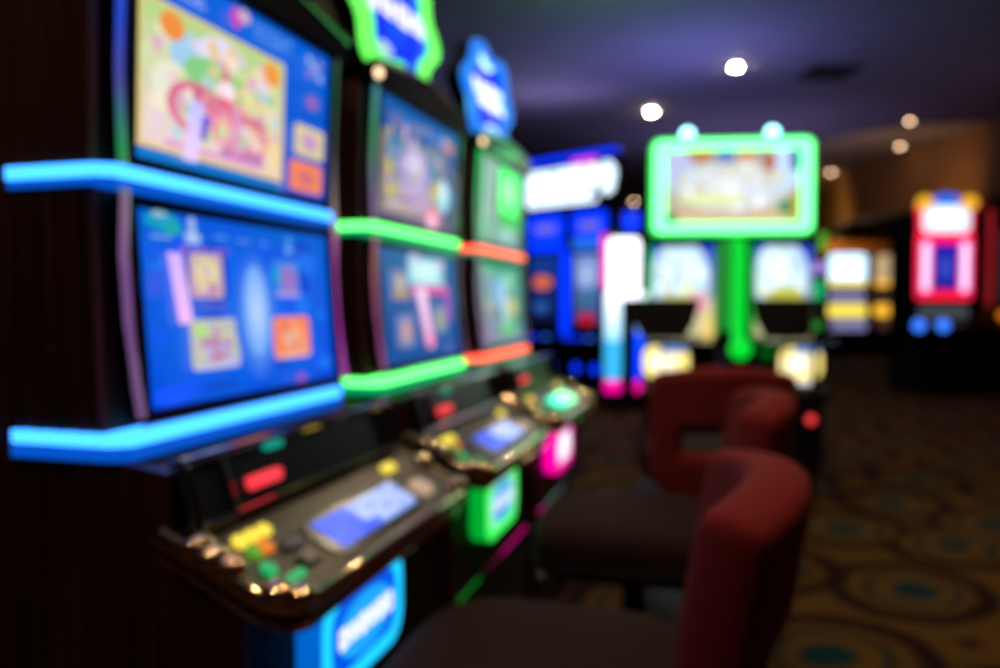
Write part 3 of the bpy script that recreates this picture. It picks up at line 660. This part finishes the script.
# ---- red and yellow machine on the right
def tower(label, X, Z, rz, sc=1.0):
    x, y, _ = W(X, Z)
    t = thing('slot_machine', label, 'slot machine', (x, y, 0), rz)
    bm = bmesh.new(); prism(bm, [(-.6, 0), (.12, 0), (.12, .7), (.02, .85), (.0, 2.25), (-.6, 2.25)], -.36, .36); obj('cabinet', bm, M['far'], t)
    bm = bmesh.new(); slab(bm, rrect(0, 1.58, .345, .40, .05), .0, .05); fr = obj('lit_frame', bm, LED['redm'], t)
    c = face(-.325, .325, .052, 1.22, .052, 1.92, 0)
    c.rect(0, 0, 1, 1, (225, 20, 70)); c.rect(.27, .12, .73, .92, (10, 30, 150), (30, 30, 180)); c.ell(.5, .5, .1, .22, (60, 80, 200)); c.rect(.1, .0, .9, .07, (250, 20, 60, 1.3)); c.rect(.1, .92, .9, 1, (250, 0, 100, 1.3))
    for a in (.03, .77): c.rr(a, .07, a+.20, .97, .06, (255, 150, 235, 1.2)); c.rr(a+.06, .12, a+.14, .92, .03, (255, 235, 255, 1.5))
    c.build('reel_picture', M['sign'], fr)
    bm = bmesh.new(); slab(bm, rrect(0, 2.18, .33, .23, .06), -.05, .05); tp = obj('top_housing', bm, LED['redm'], t)
    c = face(-.29, .29, .052, 2.0, .052, 2.38, 0); c.rr(0, 0, 1, 1, .2, (205, 235, 255, 1.3)); c.ell(.5, .5, .36, .3, (245, 255, 245, 1.5)); c.rr(.2, .88, .8, 1.0, .05, (0, 90, 230)); c.build('top_picture', M['sign'], tp)
    for s in (-1, 1):
        bm = bmesh.new(); ball(bm, P(s*.27, .06, 2.36), .095); obj('yellow_lamp', bm, LED['amber'], tp, True)
    bm = bmesh.new(); ball(bm, P(0, .04, 2.42), .10, (1.6, .8, .6)); obj('blue_dome', bm, LED['deep2'], tp, True)
    bm = bmesh.new(); prism(bm, [(0, .95), (.30, .86), (.30, .80), (.0, .76)], -.36, .36); obj('button_deck', bm, M['brushed'], t)
    bm = bmesh.new(); prism(bm, [(.0, 1.14), (.06, .97), (.0, .96)], -.3, .3); obj('reel_shelf', bm, glow('grey_lit_glass', (.06, .07, .08)), t)
    for u in (-.42, -.13):
        bm = bmesh.new(); ball(bm, P(u-.02, .30, .87), .075, (1, .7, 1)); obj('blue_button', bm, glow('bright_blue_button', (.06, .32, 1.6)), t, True)
tower('tall machine with red and pink lights and two yellow lamps on top', 442*9.9/800, 9.9, TH)
x, y, _ = W(474*9.9/800+.40, 10.0)
t = thing('slot_machine', 'dim machine with a dull red edge at the right border of the photo', 'slot machine', (x, y, 0), TH)
bm = bmesh.new(); prism(bm, [(-.6, 0), (.12, 0), (.12, .7), (.02, .85), (.0, 2.3), (-.6, 2.3)], -.36, .36); obj('cabinet', bm, M['far'], t)
bm = bmesh.new(); box(bm, -.21, -.14, 0, .05, 1.1, 2.3, .03); obj('edge_light', bm, LED['dimred'], t)
bm = bmesh.new(); ball(bm, P(-.36, .0, 2.37), .085); obj('red_lamp', bm, LED['dimred'], t, True)
bm = bmesh.new(); slab(bm, rrect(.14, 1.6, .18, .45, .03), .0, .04); obj('screen_panel', bm, glow('dim_screen', (.05, .02, .03)), t)
bm = bmesh.new(); prism(bm, [(0, .95), (.30, .86), (.30, .80), (.0, .76)], -.36, .36); dk = obj('button_deck', bm, M['far'], t)
bm = bmesh.new(); ball(bm, P(-.1, .2, .99), .06); obj('orange_lamp', bm, LED['orange'], dk, True)

# ---- two distant machines
def distant(label, X, Z, w, top, band, warm):
    x, y, _ = W(X, Z)
    t = thing('slot_machine', label, 'slot machine', (x, y, 0), TH, 'distant machines in front of the amber wall')
    bm = bmesh.new(); prism(bm, [(-.6, 0), (.1, 0), (.1, .7), (0, .85), (0, 2.2), (-.6, 2.2)], -w, w); obj('cabinet', bm, M['far'], t)
    bm = bmesh.new(); slab(bm, rrect(0, 1.87, w, .30, .1), 0, .06); obj('top_screen', bm, top, t)
    bm = bmesh.new(); slab(bm, rrect(0, 1.55, w, .06, .03), 0, .08); obj('lower_band', bm, band, t)
    bm = bmesh.new(); slab(bm, rrect(0, 1.27, w*.95, .12, .05), 0, .04); obj('reel_screen', bm, warm, t)
    bm = bmesh.new(); slab(bm, rrect(0, .97, w, .13, .06), 0, .1); obj('play_panel', bm, band, t)
    bm = bmesh.new(); prism(bm, [(0, .80), (.2, .75), (.2, .6), (0, .5)], -w*.9, w*.9); obj('deck_light', bm, warm, t)
distant('distant machine with a white screen and yellow bands', 346*17/800, 17, .39, glow('cool_white_screen', (1.1, 1.5, 1.9)), glow('lemon_band', (1.2, .95, .12)), glow('mauve_screen', (.22, .2, .42)))
distant('distant amber machine behind the white-screened one, nearer the red tower', 385*17.4/800, 17.4, .24, glow('amber_screen', (.55, .40, .22)), glow('amber_band', (1.2, .6, .04)), glow('dim_maroon_screen', (.05, .02, .02)))
# a small side lamp column right of the green pod
x, y, _ = W(318*4.4/800, 4.4)
t = thing('lamp_post', 'thin dark post with lilac, green and red lamps right of the green pod', 'lamp', (x, y, 0), TH)
bm = bmesh.new(); box(bm, -.012, .012, -.06, -.03, 0, 1.54, .004); obj('post', bm, M['far'], t)
bm = bmesh.new(); ball(bm, P(-.0, .0, 1.34), .032); obj('lilac_lamp', bm, LED['lilac'], t, True)
bm = bmesh.new(); tube(bm, [P(0, 0, 1.165), P(0, 0, 1.27)], .03); obj('green_lamp', bm, LED['gbtn'], t, True)
bm = bmesh.new(); ball(bm, P(.0, 0, 1.02), .027); obj('dim_green_lamp', bm, LED['dimgreen'], t, True)
bm = bmesh.new(); tube(bm, [P(.02, 0, 1.43), P(.02, 0, 1.53)], .022); obj('lime_lamp', bm, LED['lime'], t, True)
bm = bmesh.new(); ball(bm, P(-.03, 0, .50), .026); obj('red_lamp', bm, LED['rbtn'], t, True)

# ------------------------------------------------------------------ room
def plane(name, pts, m, th=None):
    bm = bmesh.new(); bm.faces.new([bm.verts.new(p) for p in pts])
    return struct(obj(name, bm, m))
CZ = 3.7
# carpet: gold ground with dark swirls and teal-eyed medallions
m, N, L, b = nt('patterned_carpet')
tc = N.new('ShaderNodeTexCoord'); 
nz = N.new('ShaderNodeTexNoise'); nz.inputs['Scale'].default_value = 2.2; nz.inputs['Detail'].default_value = 2
mp = N.new('ShaderNodeMapping'); mp.vector_type = 'TEXTURE'
mp.inputs['Location'].default_value = (.72, 3.27, 0); mp.inputs['Rotation'].default_value = (0, 0, radians(62)); mp.inputs['Scale'].default_value = (.74, .62, 1)
sb = N.new('ShaderNodeVectorMath'); sb.operation = 'MULTIPLY_ADD'; sb.inputs[1].default_value = (.16, .16, 0); 
of = N.new('ShaderNodeVectorMath'); of.operation = 'SUBTRACT'; of.inputs[1].default_value = (.08, .08, 0)
L.new(tc.outputs['Object'], nz.inputs['Vector']); L.new(nz.outputs['Color'], sb.inputs[0]); L.new(tc.outputs['Object'], sb.inputs[2])
L.new(sb.outputs[0], of.inputs[0]); L.new(of.outputs[0], mp.inputs['Vector'])
vo = N.new('ShaderNodeTexVoronoi'); vo.voronoi_dimensions = '2D'; vo.inputs['Scale'].default_value = 1.0; vo.inputs['Randomness'].default_value = .3
L.new(mp.outputs[0], vo.inputs['Vector'])
rp = N.new('ShaderNodeValToRGB'); E_ = rp.color_ramp.elements
stops = [(0, (14, 58, 66)), (.12, (14, 52, 58)), (.16, (104, 72, 28)), (.22, (112, 78, 30)), (.25, (24, 54, 56)), (.29, (80, 56, 26)), (.34, (108, 76, 30)), (.41, (46, 18, 22)), (.48, (40, 14, 22)), (.53, (98, 68, 26)), (.66, (106, 72, 30)), (.72, (52, 22, 24))]
while len(E_) < len(stops): E_.new(.5)
for e, (p, c_) in zip(E_, stops): e.position = p; e.color = (*lin(c_), 1)
L.new(vo.outputs['Distance'], rp.inputs[0])
fz = N.new('ShaderNodeTexNoise'); fz.inputs['Scale'].default_value = 300
mr = N.new('ShaderNodeMapRange'); mr.inputs['To Min'].default_value = .6; mr.inputs['To Max'].default_value = 1.3
L.new(tc.outputs['Object'], fz.inputs['Vector']); L.new(fz.outputs['Fac'], mr.inputs['Value'])
mm = N.new('ShaderNodeMix'); mm.data_type = 'RGBA'; mm.blend_type = 'MULTIPLY'; mm.inputs[0].default_value = 1
L.new(rp.outputs[0], mm.inputs[6]); L.new(mr.outputs[0], mm.inputs[7]); L.new(mm.outputs[2], b.inputs['Base Color']); b.inputs['Roughness'].default_value = .95
b.inputs['Specular IOR Level'].default_value = .1
carpet = m
plane('floor', [(-9, -4, 0), (16, -4, 0), (16, 30, 0), (-9, 30, 0)], carpet)
ceil_m = mat('ceiling_paint', (150, 146, 150), .8, noise=.05, scale=3)
plane('ceiling', [(-9, -4, CZ), (-9, 30, CZ), (16, 30, CZ), (16, -4, CZ)], ceil_m)
amber = mat('amber_wall_paint', (196, 132, 60), .8, noise=.12, scale=2)
tan_m = mat('tan_bulkhead_paint', (150, 112, 74), .8, noise=.1, scale=2)
dark = mat('dark_wall_paint', (60, 48, 46), .8, noise=.1, scale=2)
a0, a1 = W(-14, 24), W(16, 24)
bm = bmesh.new()
loft(bm, [[Vector((a0[0], a0[1], z)), Vector((a1[0], a1[1], z)), Vector((a1[0], a1[1]+.3, z)), Vector((a0[0], a0[1]+.3, z))] for z in (0, CZ)]); struct(obj('wall_back', bm, amber))
bm = bmesh.new(); loft(bm, [[Vector((x, y, z)) for x, y in ((-2.1, -4), (-2.0, -4), (-2.0, 4.6), (-2.1, 4.6))] for z in (0, CZ)]); struct(obj('wall_left', bm, dark))
q = [W(-14, 23.9), W(16, 23.9), W(16, 24.02), W(-14, 24.02)]
bm = bmesh.new(); loft(bm, [[Vector((p[0], p[1], z)) for p in q] for z in (0, 2.62)]); struct(obj('trim_1', bm, dark))
q = [W(-14, 21.5), W(16, 21.5), W(16, 23.88), W(-14, 23.88)]
bm = bmesh.new(); loft(bm, [[Vector((p[0], p[1], z)) for p in q] for z in (2.93, CZ-.01)]); struct(obj('ceiling_soffit', bm, dark))
# bulkhead
A = Vector(W(340*15.45/800, 15.45)); B = Vector(W(500*11.2/800, 11.2)); D = (B-A); C2 = A+D*2.3; nrm = Vector((-D.y, D.x, 0)).normalized()
if nrm.y < 0: nrm = -nrm
back = Vector(W(322*21/800*.95, 21)); 
bm = bmesh.new()
pts = [A, C2, C2+nrm*.3, A+nrm*.3+Vector((.2, 0, 0))]
loft(bm, [[Vector((p.x, p.y, z)) for p in pts] for z in (2.70, CZ-.002)]); struct(obj('wall_bulkhead', bm, tan_m))
bm = bmesh.new(); q = [A, A+Vector((.2, .2, 0)), back+Vector((.2, 0, 0)), back]
loft(bm, [[Vector((p.x, p.y, z)) for p in q] for z in (2.70, CZ-.002)]); struct(obj('wall_return', bm, tan_m))

# ceiling downlights and vent
bulb = glow('warm_downlight_bulb', (1.0, .76, .50), 520)
bulb2 = glow('dim_warm_bulb', (1.0, .62, .38), 18)
def ceiling_light(label, x, y, r, m, group='recessed ceiling lights'):
    t = thing('ceiling_light', label, 'ceiling light', (x, y, CZ), 0, group)
    bm = bmesh.new(); lathe(bm, [(r*1.25, -.002), (r*1.3, -.012), (r*1.02, -.014), (r*.98, -.004)], n=24); obj('trim_ring', bm, M['white_plastic'], t, True)
    bm = bmesh.new(); lathe(bm, [(r*.9, -.016), (r*.7, -.022), (r*.1, -.025)], n=24); obj('bulb', bm, m, t)
def on_ceiling(px, py):
    Z = (CZ-1.15)*800/(302-py); return W((px-500)*Z/800*.999, Z)
for (px, py, r, m, lb) in ((733, 69, .052, bulb, 'bright recessed ceiling light, higher of the two bright ones above the green sign'),
                        (650, 113, .052, bulb, 'bright recessed ceiling light beside the green sign, lower of the two bright ones'),
                        (906, 122, .04, bulb2, 'small dim ceiling light, highest of the two by the tan bulkhead'),
                        (897, 147, .045, bulb2, 'small dim ceiling light, lower of the two by the tan bulkhead'),
                        (829, 173, .05, bulb2, 'small dim ceiling light at the corner where the bulkhead starts'),
                        (633, 202, .07, bulb2, 'small dim ceiling light between the white sign and the green sign')):
    p = on_ceiling(px, py); ceiling_light(lb, p[0], p[1], r, m)
for n_, (x, y) in enumerate(((.45, 1.5), (.05, .95), (-.1, 3.9), (2.3, 4.3), (-1.25, -.5), (-1.0, 6.0))):  # extra downlights added out of view for light and glints
    ceiling_light('added ceiling light out of view, for more light from above', x, y, .052, bulb)
t = thing('ceiling_vent', 'dark square air vent in the ceiling right of the bright lights', 'vent', (*on_ceiling(825, 75)[:2], CZ), TH)
bm = bmesh.new(); box(bm, -.28, .28, -.28, .28, -.02, -.002, .004); fr = obj('vent_frame', bm, M['vent'], t)
bm = bmesh.new()
for j in range(8): box(bm, -.25, .25, -.24+.062*j, -.22+.062*j, -.032, -.018)
obj('vent_louvre', bm, M['vent'], t)

# ------------------------------------------------------------------ ceiling fills added without fixtures, and wall washers
def area(name, loc, rot, size, e, col, sy=None):
    l = bpy.data.lights.new(name, 'AREA'); l.energy = e; l.color = col; l.size = size; l.shape = 'RECTANGLE'; l.size_y = sy or size
    o = bpy.data.objects.new(name, l); COL.objects.link(o); o.location = loc; o.rotation_euler = rot; return o
x, y, _ = W(2.0, 8.2); area('ceiling_fill_pod', (x, y, 2.5), (pi, 0, 0), 1.0, 18, (.26, .27, 1.0))  # unseen fill added to tint the ceiling purple beyond the pod
x, y, _ = W(.9, 6.3); area('ceiling_fill_green', (x, y, 2.9), (pi, 0, 0), .8, 2.2, (.2, 1.0, .2))  # added green fill for the ceiling, no fixture
area('ceiling_fill_row', (-1.15, 2.1, 1.95), (pi, 0, 0), .3, 14, (.60, .70, .55), 2.0)  # fill added above the row to lift the dark ceiling
x, y, _ = W(.6, 9.9); area('ceiling_fill_blue_bank', (x, y, 2.95), (pi, 0, 0), 1.2, 6, (.5, .42, 1.0), .3)  # added lavender fill over the blue bank, no fixture
x, y, _ = W(3.5, 12); area('ceiling_fill_far', (x, y, 2.3), (pi, 0, 0), 2.5, 16, (.42, .34, .9))  # unseen violet fill added for the far ceiling
def spot(name, loc, tgt, e, col, ang=70, r=.1):
    l = bpy.data.lights.new(name, 'SPOT'); l.energy = e; l.color = col; l.spot_size = radians(ang); l.spot_blend = .6; l.shadow_soft_size = r
    o = bpy.data.objects.new(name, l); COL.objects.link(o); o.location = loc
    o.rotation_euler = (Vector(tgt)-Vector(loc)).to_track_quat('-Z', 'Y').to_euler(); return o
mid = (A+B)/2
p = W(5.6, 11.5); spot('wallwash_bulkhead', (p[0], p[1], 2.2), (mid.x, mid.y, 3.3), 44, (1, .52, .15), 110)
p = W(5.0, 14.5); spot('wallwash_return', (p[0], p[1], 2.0), ((A.x+back.x)/2, (A.y+back.y)/2, 3.0), 110, (1, .6, .12), 90)
p = W(9.5, 22.6); spot('wallwash_back', (p[0], p[1], 2.86), (*W(9.5, 24)[:2], 2.7), 90, (1, .55, .15), 140)

w = bpy.data.worlds.new('world'); S.world = w; w.use_nodes = True
w.node_tree.nodes['Background'].inputs[0].default_value = (.10, .075, .08, 1); w.node_tree.nodes['Background'].inputs[1].default_value = .07

# ------------------------------------------------------------------ camera
phi = atan(.04); th = atan(228/800*cos(phi))
cam = bpy.data.cameras.new('camera'); co = bpy.data.objects.new('camera', cam); COL.objects.link(co)
co.location = (0, 0, 1.15); co.rotation_euler = (pi/2-phi, 0, th)
cam.sensor_width = 36; cam.lens = 28.8; cam.clip_start = .05
cam.dof.use_dof = True; cam.dof.focus_distance = .39; cam.dof.aperture_fstop = 28.8/7.8; cam.dof.aperture_blades = 0
S.camera = co
S.view_settings.view_transform = 'Standard'; S.view_settings.look = 'None'; S.view_settings.gamma = 1; S.view_settings.exposure = 0
S.view_settings.use_curve_mapping = False
S.cycles.use_denoising = True; S.cycles.max_bounces = 6; S.cycles.sample_clamp_indirect = 10; S.cycles.caustics_reflective = False
